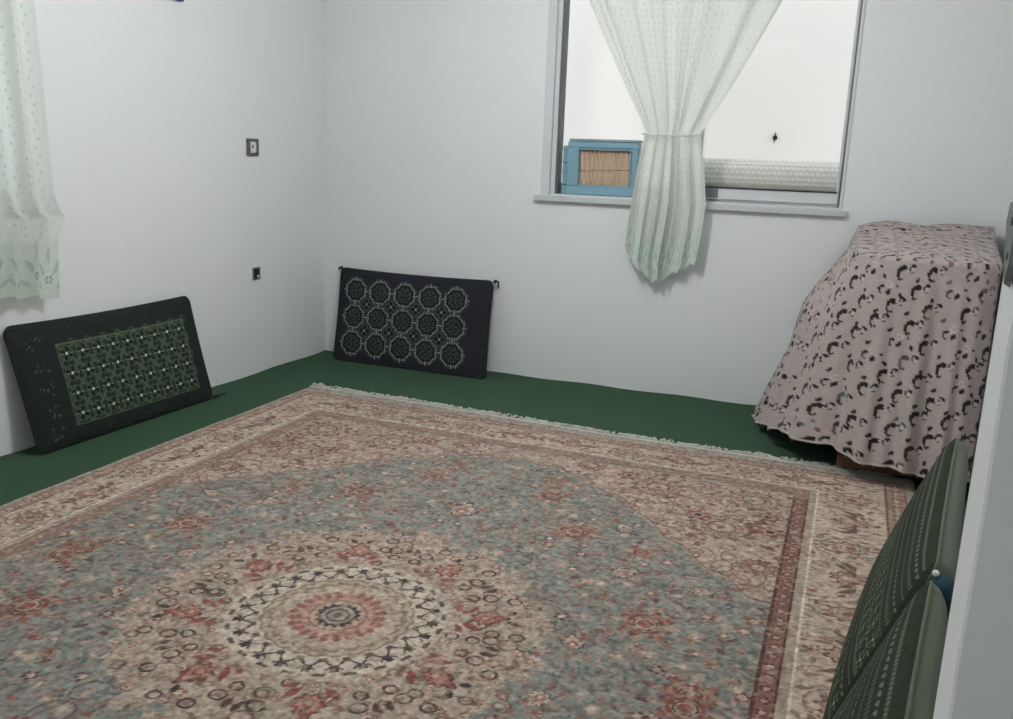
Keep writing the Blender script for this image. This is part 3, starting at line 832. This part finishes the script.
# -- right wall: two green cushions in a row
def stripes(w, h, seed):
    u, v = axes(w, h); p = Paint(u, v, (40, 46, 37)); r = random.Random(seed)
    zb = [.03, .055, .085, .15, .185, .215, .27, .33, .36, .395, .43, .46, .49, .515]
    for i, z in enumerate(zb):
        if z > h - .02: continue
        pitch = .016 if i % 3 else .030
        for x in np.arange(.02, w - .02, pitch):
            if i % 3 == 0: p.leaf(x, z, .026, .005, .25, (118, 122, 102), .75)
            elif i % 3 == 1: p.disc(x, z, .0045, (92, 102, 80)); 
            else: p.leaf(x, z, .020, .005, PI / 2 * .7, (84, 98, 76), .9)
    for z in (.11, .24, .30):
        for x in np.arange(.05, w - .04, .075):
            for k in range(6): p.leaf(x + .018 * math.cos(k * PI / 3), z + .018 * math.sin(k * PI / 3), .02, .005, k * PI / 3, (98, 110, 84), .8)
            p.disc(x, z, .004, (190, 190, 170))
    for x in (.02, w - .02): p.line([(x, 0), (x, h)], .012, (32, 38, 34))
    p.speckle(.16); return u, v, p.c
RZ = math.radians(-97.15)
w, h = 1.08, .545
u, v, C = stripes(w, h, 1)
c3 = cushion('floor_cushion', w, h, .085, C, u, v, M['cushion_b'], M['velvet'], (3.362, -2.60, .018), RZ, math.radians(19.5), seed=5, puff=.02)
tag(c3, 'stitched green floor cushion leaning on the right wall, the one nearer the covered chest', 'cushion', 'woven floor cushions leaning on the walls')
u, v, C = stripes(w, h, 2)
c4 = cushion('floor_cushion', w, h, .085, C, u, v, M['cushion_b'], M['velvet'], (3.216, -3.722, .018), RZ, math.radians(19.5), seed=8, puff=.02)
tag(c4, 'stitched green floor cushion on the right wall beside the doorway jamb, nearest the viewer', 'cushion', 'woven floor cushions leaning on the walls')
solid('corner_tie', lambda bm: tube(bm, [(-w / 2 + .02, .05, h - .02), (-w / 2 - .01, .045, h - .015), (-w / 2 - .03, .05, h - .04), (-w / 2 - .02, .06, h - .09)], [.022, .026, .022, .012], 8), M['teal'], c4, True)
solid('tie_bead', lambda bm: bmesh.ops.create_uvsphere(bm, u_segments=10, v_segments=8, radius=.007, matrix=Matrix.Translation((-w / 2 - .012, .022, h + .004))), M['white_plastic'], c4, True)

# ================================================================== CHEST under the cloth
CX0, CX1, CY0, CY1 = 3.296, 3.775, -1.014, -.05
ch = empty('wooden_chest', ((CX0 + CX1) / 2, CY0, .0285))
tag(ch, 'brown wooden chest in the right corner, only its foot showing under the cloth', 'chest')
a0, a1, dp = -(CX1 - CX0) / 2, (CX1 - CX0) / 2, CY1 - CY0
solid('body', lambda bm: box(bm, (a0, .02, .06), (a1, dp, .84), .006), M['wood'], ch)
solid('plinth', lambda bm: box(bm, (a0 + .004, .012, 0), (a1 - .004, dp - .01, .06), .003), M['wood'], ch)
solid('top_board', lambda bm: box(bm, (a0, .006, .84), (a1, dp, .86), .004), M['wood'], ch)
for s in (-1, 1):
    xa, xb = (a0 + .006, -.003) if s < 0 else (.003, a1 - .006)
    d_ = solid('door', lambda bm: (box(bm, (xa, .004, .07), (xb, .02, .83), .003), box(bm, (xa + .05, -.001, .13), (xb - .05, .006, .77), .004)), M['wood'], ch)
    solid('knob', lambda bm: cyl(bm, (-s * 0 + s * .03, -.012, .5), (s * .03, .004, .5), .010, 14, .006), M['knob'], d_, True)

# ================================================================== PRINTED CLOTH over the chest
NS = 420
# outline at top edge and at hem, from back left, round the front, to back right
top = np.array([(3.285, -.035), (3.262, -.45), (3.262, -.90), (3.30, -1.050), (3.42, -1.085), (3.60, -1.085), (3.80, -1.075), (3.823, -1.03), (3.838, -.80), (3.862, -.40), (3.895, -.04)])
hem = np.array([(2.955, -.045), (2.895, -.44), (3.02, -.83), (3.235, -1.045), (3.385, -1.135), (3.60, -1.175), (3.785, -1.175), (3.812, -1.09), (3.845, -.80), (3.878, -.40), (3.915, -.04)])
hz = np.array([.05, .045, .105, .135, .115, .095, .095, .09, .10, .1, .12])
tz = np.array([1.045, 1.01, .985, .972, .965, .958, .955, .96, .985, 1.02, 1.075])
def res(A, N):
    d = np.r_[0, np.cumsum(np.hypot(*np.diff(top, axis=0).T))] ; s = np.linspace(0, d[-1], N)
    A = A if A.ndim == 2 else A[:, None]
    k = np.ones(25) / 25
    out = np.stack([np.interp(s, d, A[:, i]) for i in range(A.shape[1])], 1)
    pad = np.concatenate([out[:1].repeat(12, 0), out, out[-1:].repeat(12, 0)])
    return np.stack([np.convolve(pad[:, i], k, 'valid') for i in range(A.shape[1])], 1), s
Tp, S_ = res(top, NS); Hp, _ = res(hem, NS); Tz = res(tz, NS)[0][:, 0]; Hz = res(hz, NS)[0][:, 0]
cen = np.array([3.56, -.50])
tan = np.gradient(Tp, axis=0); tan /= np.linalg.norm(tan, axis=1)[:, None]; nor = np.stack([tan[:, 1], -tan[:, 0]], 1)
nor *= np.sign(((Tp - cen) * nor).sum(1))[:, None]
NT, ND = 70, 210
rows = []; vco = []
slen = S_[-1]
lf = np.clip((1.0 - S_) / .5, 0, 1)         # left side flares with a bulge
fph = S_ * 2 * PI / .155
fold = np.sin(fph + .8 * np.sin(S_ * 9)) * .6 + .4 * np.sin(fph * 2.3 + 1)
big_ = np.exp(-((S_ - 1.03) / .028) ** 2) * 1.2 + np.exp(-((S_ - 1.34) / .03) ** 2) * 1.1 + np.exp(-((S_ - 1.44) / .022) ** 2) * .9
for i in range(NT):                          # top, from ridge line outward
    q = i / NT
    c2_ = np.stack([np.full(NS, cen[0]), np.clip(Tp[:, 1], -.92, -.14)], 1)
    P2 = c2_ + (Tp - c2_) * q
    zc = np.interp(P2[:, 1], [-1.1, -.9, -.6, -.3, -.05], [.99, 1.0, 1.02, 1.045, 1.085])
    z = zc * (1 - q ** 3) + Tz * q ** 3 + .006 * np.sin(P2[:, 0] * 21 + P2[:, 1] * 9) * (1 - q) - .012 * np.exp(-((P2[:, 1] + .30) / .03) ** 2)
    rows.append(np.column_stack([P2, np.maximum(z, .972)])); vco.append(-(1 - q) * .3)
for i in range(ND + 1):
    t = i / ND
    ft = np.interp(t, [0, .10, .22, .36, .60, .85, 1], [0, .07, .32, .53, .64, .86, 1])
    f = lf * ft + (1 - lf) * t ** .95
    P2 = Tp + (Hp - Tp) * f[:, None]
    front = np.clip((S_ - .15) / .2, 0, 1) * np.clip((slen - .85 - S_) / .2, 0, 1)
    amp = .020 * t ** .8 * front
    dis = amp * fold - .024 * big_ * t ** .6 * front + .006 * np.sin(t * 6 + S_ * 7) * t * front
    rnd = .018 * math.exp(-(t / .02) ** 2) * 0
    P2 = P2 + nor * (dis + .012 * front * t + .006)[:, None]
    P2[:, 0] = np.minimum(P2[:, 0], rwall(P2[:, 1]) - .010); P2[:, 1] = np.minimum(P2[:, 1], -.012)
    zh = Hz + .008 * np.sin(S_ * 31)
    z = Tz + (zh - Tz) * t - .0
    if i < 12: z = z + 0
    rows.append(np.column_stack([P2, z])); vco.append(t * .93)
P3 = np.array(rows)
u, v = S_ * 1.08, np.array(vco)
p = Paint(u, v, (172, 161, 156))
pc_ = random.Random(21)
INK = (40, 34, 38)
def comma(x, y, R, ang, s=1):
    R *= 1.3
    for k in range(7):
        a = ang + s * (k / 6) * 3.4
        p.disc(x + R * math.cos(a), y + R * math.sin(a), R * (.52 - .055 * k), INK)
def sea(x, y, R, a):
    # round head at the top right, body sweeping down to a curled tail at the lower left
    for k in range(12):
        q = k / 11; th_ = -1.0 + a - q * 3.3
        p.disc(x + R * .62 * math.cos(th_), y + R * (1.0 * math.sin(th_) * .9 + .55 * q), R * (.50 - .34 * q), INK)
    p.disc(x + R * .10, y + R * 1.25, R * .22, INK); p.disc(x - R * .30, y + R * 1.45, R * .20, INK)
row = 0
for y in np.arange(-.28, .95, .080):
    for x in np.arange(-.02 + (.0 if row % 2 else .068), u[-1], .136):
        xx, yy = x + pc_.uniform(-.012, .012), y + pc_.uniform(-.010, .010)
        q = pc_.random(); a = pc_.uniform(-.25, .25)
        if q < .8:
            sea(xx, yy, .024, a); sea(xx + .038, yy - .022, .015, a + .5); p.leaf(xx + .066, yy + .030, .030, .008, 2.2 + a, INK)
        else:
            sea(xx, yy + .006, .014, a); p.leaf(xx + .030, yy + .016, .034, .009, 2.0 + a, INK, 1, .3); p.disc(xx + .060, yy - .014, .006, INK); p.leaf(xx + .078, yy + .026, .03, .008, 1.0 + a, INK)
        p.ring(xx + .03, yy - .018, .012, .003, (206, 198, 190), .8)
    row += 1
for k in range(70):
    x, y = pc_.uniform(0, u[-1]), pc_.uniform(-.3, .93); p.disc(x, y, pc_.uniform(.02, .035), (196, 170, 166), .25); p.disc(x + .05, y, .03, (150, 154, 150), .25)
p.c[-3:] = lin((190, 180, 172)); p.speckle(.05)
sh = link('printed_cloth', grid_mesh('printed_cloth', P3, p.c), M['print'])
tag(sh, 'pinkish grey cloth with black paisley print draped over the chest in the right corner', 'cloth')
md = sh.modifiers.new('thick', 'SOLIDIFY'); md.thickness = .0025; md.offset = 0
bm = bmesh.new()                                      # ruffled hem threads
hemo = P3[-1]
for k in range(0, NS - 60, 5):
    a = hemo[k]; tube(bm, [tuple(a), (a[0] + pc_.uniform(-.004, .004), a[1] - .002, a[2] - pc_.uniform(.004, .012))], .0008, 4)
ob = link('hem_threads', bm_mesh('hem_threads', bm), M['fringe'], sh); ob['kind'] = 'stuff'

# ================================================================== CURTAINS
def curtain_cols(u, v, green_h, seed):
    """u across cloth, v up from hem"""
    p = Paint(u, v, (229, 234, 227)); r = random.Random(seed)
    A = np.full((len(v), len(u)), .62)
    for x in np.arange(.03, u[-1], .055):             # columns of little sprigs
        for y in np.arange(.02, v[-1], .034):
            c = r.choice([(196, 208, 194), (204, 214, 200), (188, 202, 190)])
            p.leaf(x + (.006 if int(y / .034) % 2 else -.006), y, .017, .005, 1.0 if int(y / .034) % 2 else 2.1, c, .85)
    for x in np.arange(.0, u[-1], .055): p.line([(x, 0), (x, v[-1])], .004, (238, 240, 236), .7)
    # denser embroidered green foot
    g = np.clip((green_h - v) / (green_h * .6), 0, 1)[:, None, None] * .55
    p.c = p.c * (1 - g) + lin((220, 234, 224)) * g
    A += g[..., 0] * .5
    for x in np.arange(.06, u[-1], .12):
        p.ring(x, .085, .028, .007, (232, 238, 228), 1, .7); p.flower(x, .085, .018, 6, 0, [(150, 188, 160), (222, 230, 218)], None)
        for s in (-1, 1):
            p.leaf(x + s * .03, .13, .07, .010, PI / 2 - s * .4, (178, 200, 182), .7, .3); p.leaf(x + s * .045, .06, .05, .009, .8 * s, (186, 206, 190), .7)
        p.leaf(x, .19, .08, .007, PI / 2, (170, 194, 174), .6)
    for x in np.arange(.02, u[-1], .04): p.ring(x, .018, .013, .005, (236, 240, 232), 1)
    return p.c, np.clip(A, 0, 1)

# -- back window curtain, gathered in the middle
cu = np.linspace(0, 1.9, 520); NV = 560
ztop = 2.46
zs = np.linspace(0, 1, NV)                           # 0 hem .. 1 top
a = cu / cu[-1]
hemz = .705 + .035 * np.cos((a - .45) * 2 * PI * 1.1) * -1 + .014 * np.sin(a * 2 * PI * 7 + 1)
hemz = np.interp(a, [0, .06, .15, .45, .62, .78, .9, 1], [.86, .80, .74, .665, .69, .745, .765, .80]) + .010 * np.sin(a * 2 * PI * 9)
Zc = hemz[None, :] + (ztop - hemz)[None, :] * zs[:, None]
zl = [.66, .80, .95, 1.116, 1.30, 1.44, 1.487, 1.55, 1.80, 2.18, 2.46]
xl = [2.085, 2.048, 2.058, 2.072, 2.095, 2.118, 2.128, 2.10, 1.960, 1.761, 1.615]
xr = [2.43, 2.462, 2.482, 2.492, 2.465, 2.438, 2.428, 2.47, 2.61, 2.805, 2.95]
XL, XR = np.interp(Zc, zl, xl), np.interp(Zc, zl, xr)
aa = a[None, :] + .012 * np.sin(a * 2 * PI * 6)[None, :]
wdt = XR - XL
amp = np.interp(Zc, [.66, 1.0, 1.40, 1.48, 1.56, 1.9, 2.46], [.028, .024, .016, .010, .014, .014, .016])
ph = a[None, :] * 2 * PI * 6.5 + 1.5 * np.sin(a * 11 + .6)[None, :] + .8 * np.sin(a * 23)[None, :] + .35 * np.sin(Zc * 5 + a[None, :] * 9)
Xc = XL + wdt * aa + .3 * amp * np.cos(ph)
bulge = np.sin(np.clip(aa, 0, 1) * PI)
Yc = -.085 - .018 * bulge - amp * np.sin(ph) - .25 * amp * np.sin(ph * 2.3)
# folded return along the right edge
fe = np.clip((aa - .90) / .1, 0, 1); Yc = Yc - .022 * np.sin(fe * PI) * np.clip((Zc - 1.5) / .2, 0, 1)
Yc = np.minimum(Yc, -.037)
C, A = curtain_cols(cu, zs * 1.75, .30, 3)
c_ = empty('window_curtain', (2.28, -.08, 1.48))
off = np.array([2.28, -.08, 1.48])
tag(c_, 'sheer pale green lace curtain gathered by a cord in front of the back window', 'curtain', 'sheer pale green curtains')
link('drape', grid_mesh('drape', np.stack([Xc, Yc, Zc], -1) - off, C, A), M['sheer1'], c_)
pts = [(-.155, .02, .0), (-.162, -.03, -.003)] + [(-.15 + .30 * t, -.045 - .022 * math.sin(t * PI), -.004 - .006 * math.sin(t * PI)) for t in np.linspace(0, 1, 14)] + [(.158, -.03, .004), (.152, .02, .006)]
solid('tie_cord', lambda bm: tube(bm, pts, .0045, 8), M['cord'], c_, True)
rod = empty('curtain_rod', (2.28, -.09, 2.475)); tag(rod, 'thin rod above the back window carrying the gathered curtain', 'curtain rod', 'curtain rods')
solid('pole', lambda bm: cyl(bm, (-.9, 0, 0), (.9, 0, 0), .009, 14), M['alu'], rod, True)
for s in (-1, 1): solid('bracket', lambda bm: (box(bm, (s * .86 - .01, -.012, -.02), (s * .86 + .01, .09, .0), .003)), M['alu'], rod)

# -- left window curtain
cu = np.linspace(0, 2.5, 560); a = cu / cu[-1]
ytop0, ytop1 = -3.95, -2.13
hemz = .668 + .012 * np.sin(a * 2 * PI * 13) + .010 * np.sin(a * 30)
Zc = hemz[None, :] + (ztop - hemz)[None, :] * zs[:, None]
YR = np.interp(Zc, [.66, .9, 1.0, 1.03, 1.10, 1.6, 2.2, 2.46], [-2.215, -2.200, -2.150, -2.175, -2.200, -2.215, -2.24, -2.25])
ph = a[None, :] * 2 * PI * 14 + .8 * np.sin(a * 21)[None, :]
amp = np.interp(Zc, [.66, 1.0, 2.46], [.026, .020, .014])
Yc = ytop0 + (YR - ytop0) * a[None, :] + .3 * amp * np.cos(ph)
Xc = .075 + amp * np.sin(ph)
C, A = curtain_cols(cu, zs * 1.79, .34, 6)
A = A * .9
c_ = empty('window_curtain', (.075, -3.0, 1.48)); off = np.array([.075, -3.0, 1.48])
tag(c_, 'sheer pale green lace curtain hanging straight over the left wall window', 'curtain', 'sheer pale green curtains')
link('drape', grid_mesh('drape', np.stack([Xc, Yc, Zc], -1) - off, C, A), M['sheer2'], c_)
rod = empty('curtain_rod', (.08, -3.05, 2.475)); tag(rod, 'thin rod above the left window carrying the straight curtain', 'curtain rod', 'curtain rods')
solid('pole', lambda bm: cyl(bm, (0, -.95, 0), (0, .98, 0), .009, 14), M['alu'], rod, True)
for s in (-1, 1): solid('bracket', lambda bm: box(bm, (-.08, s * .93 - .01, -.02), (.012, s * .93 + .01, .0), .003), M['alu'], rod)

# ================================================================== LIGHT
LX, LY = 1.98, -2.10
lp = empty('ceiling_lamp', (LX, LY, H - .001)); tag(lp, 'white tube lamp on the ceiling above the rug', 'lamp')
solid('housing', lambda bm: box(bm, (-.65, -.06, -.03), (.65, .06, 0), .006), M['white_plastic'], lp)
em, nt, b, out = new_mat('lamp_tube'); b.inputs['Emission Color'].default_value = (1, .98, .95, 1); b.inputs['Emission Strength'].default_value = 6
solid('tube', lambda bm: cyl(bm, (-.60, 0, -.045), (.60, 0, -.045), .014, 14), em, lp, True)
ld = bpy.data.lights.new('lamp_light', 'POINT'); ld.shadow_soft_size = .14; ld.energy = 71; ld.color = (.985, .992, 1)
lo = bpy.data.objects.new('lamp_light', ld); COL.objects.link(lo); lo.location = (LX, LY, H - .26)
fill_lamp = empty('ceiling_lamp', (2.2, -5.35, H - .001)); tag(fill_lamp, 'added square fill lamp on the ceiling behind the doorway, out of view', 'lamp')  # unseen lamp added to brighten the jamb face and fill the room
solid('housing', lambda bm: box(bm, (-.16, -.16, -.04), (.16, .16, 0), .01), M['white_plastic'], fill_lamp)
solid('fill_diffuser', lambda bm: box(bm, (-.14, -.14, -.055), (.14, .14, -.041), .01), em, fill_lamp)
ld2 = bpy.data.lights.new('hall_fill_light', 'AREA'); ld2.size = .5; ld2.energy = 13; ld2.color = (.985, .992, 1)  # fill light of the added hall lamp
lo2 = bpy.data.objects.new('hall_fill_light', ld2); COL.objects.link(lo2); lo2.location = (2.2, -5.35, H - .09)
# window portals guide the sky light into the room
for nm, loc, rot, sx, sy in (('portal_back', ((W1[0] + W1[1]) / 2, .21, (W1[2] + W1[3]) / 2), (-PI / 2, 0, 0), W1[1] - W1[0], W1[3] - W1[2]),
                             ('portal_left', (-.21, (W2[0] + W2[1]) / 2, (W2[2] + W2[3]) / 2), (-PI / 2, 0, PI / 2), W2[1] - W2[0], W2[3] - W2[2])):
    d = bpy.data.lights.new(nm, 'AREA'); d.shape = 'RECTANGLE'; d.size = sx; d.size_y = sy; d.cycles.is_portal = True
    o = bpy.data.objects.new(nm, d); COL.objects.link(o); o.location = loc; o.rotation_euler = rot
wd = bpy.data.worlds.new('sky'); SC.world = wd; wd.use_nodes = True
bg = wd.node_tree.nodes['Background']; bg.inputs[0].default_value = (.93, .965, 1, 1); bg.inputs[1].default_value = 1.38

# ================================================================== CAMERA
cam = bpy.data.cameras.new('camera'); co = bpy.data.objects.new('camera', cam); COL.objects.link(co)
cam.sensor_fit = 'HORIZONTAL'; cam.sensor_width = 36; cam.lens = 885 / 1013 * 36; cam.clip_start = .05
yaw, pit, rol = -0.366003114, 0.219686565, 0.0371679692
fw = Vector((math.sin(yaw) * math.cos(pit), math.cos(yaw) * math.cos(pit), -math.sin(pit)))
r0 = Vector((math.cos(yaw), -math.sin(yaw), 0)); u0 = r0.cross(fw)
c, s = math.cos(rol), math.sin(rol)
rt, up = r0 * c + u0 * s, -r0 * s + u0 * c
mw = Matrix((rt, up, -fw)).transposed().to_4x4(); mw.translation = (3.25835833, -5.04578979, 1.3)
co.matrix_world = mw
SC.camera = co
SC.view_settings.view_transform = 'Standard'; SC.view_settings.look = 'None'
SC.view_settings.gamma = 1; SC.view_settings.use_curve_mapping = False; SC.view_settings.exposure = 0.0
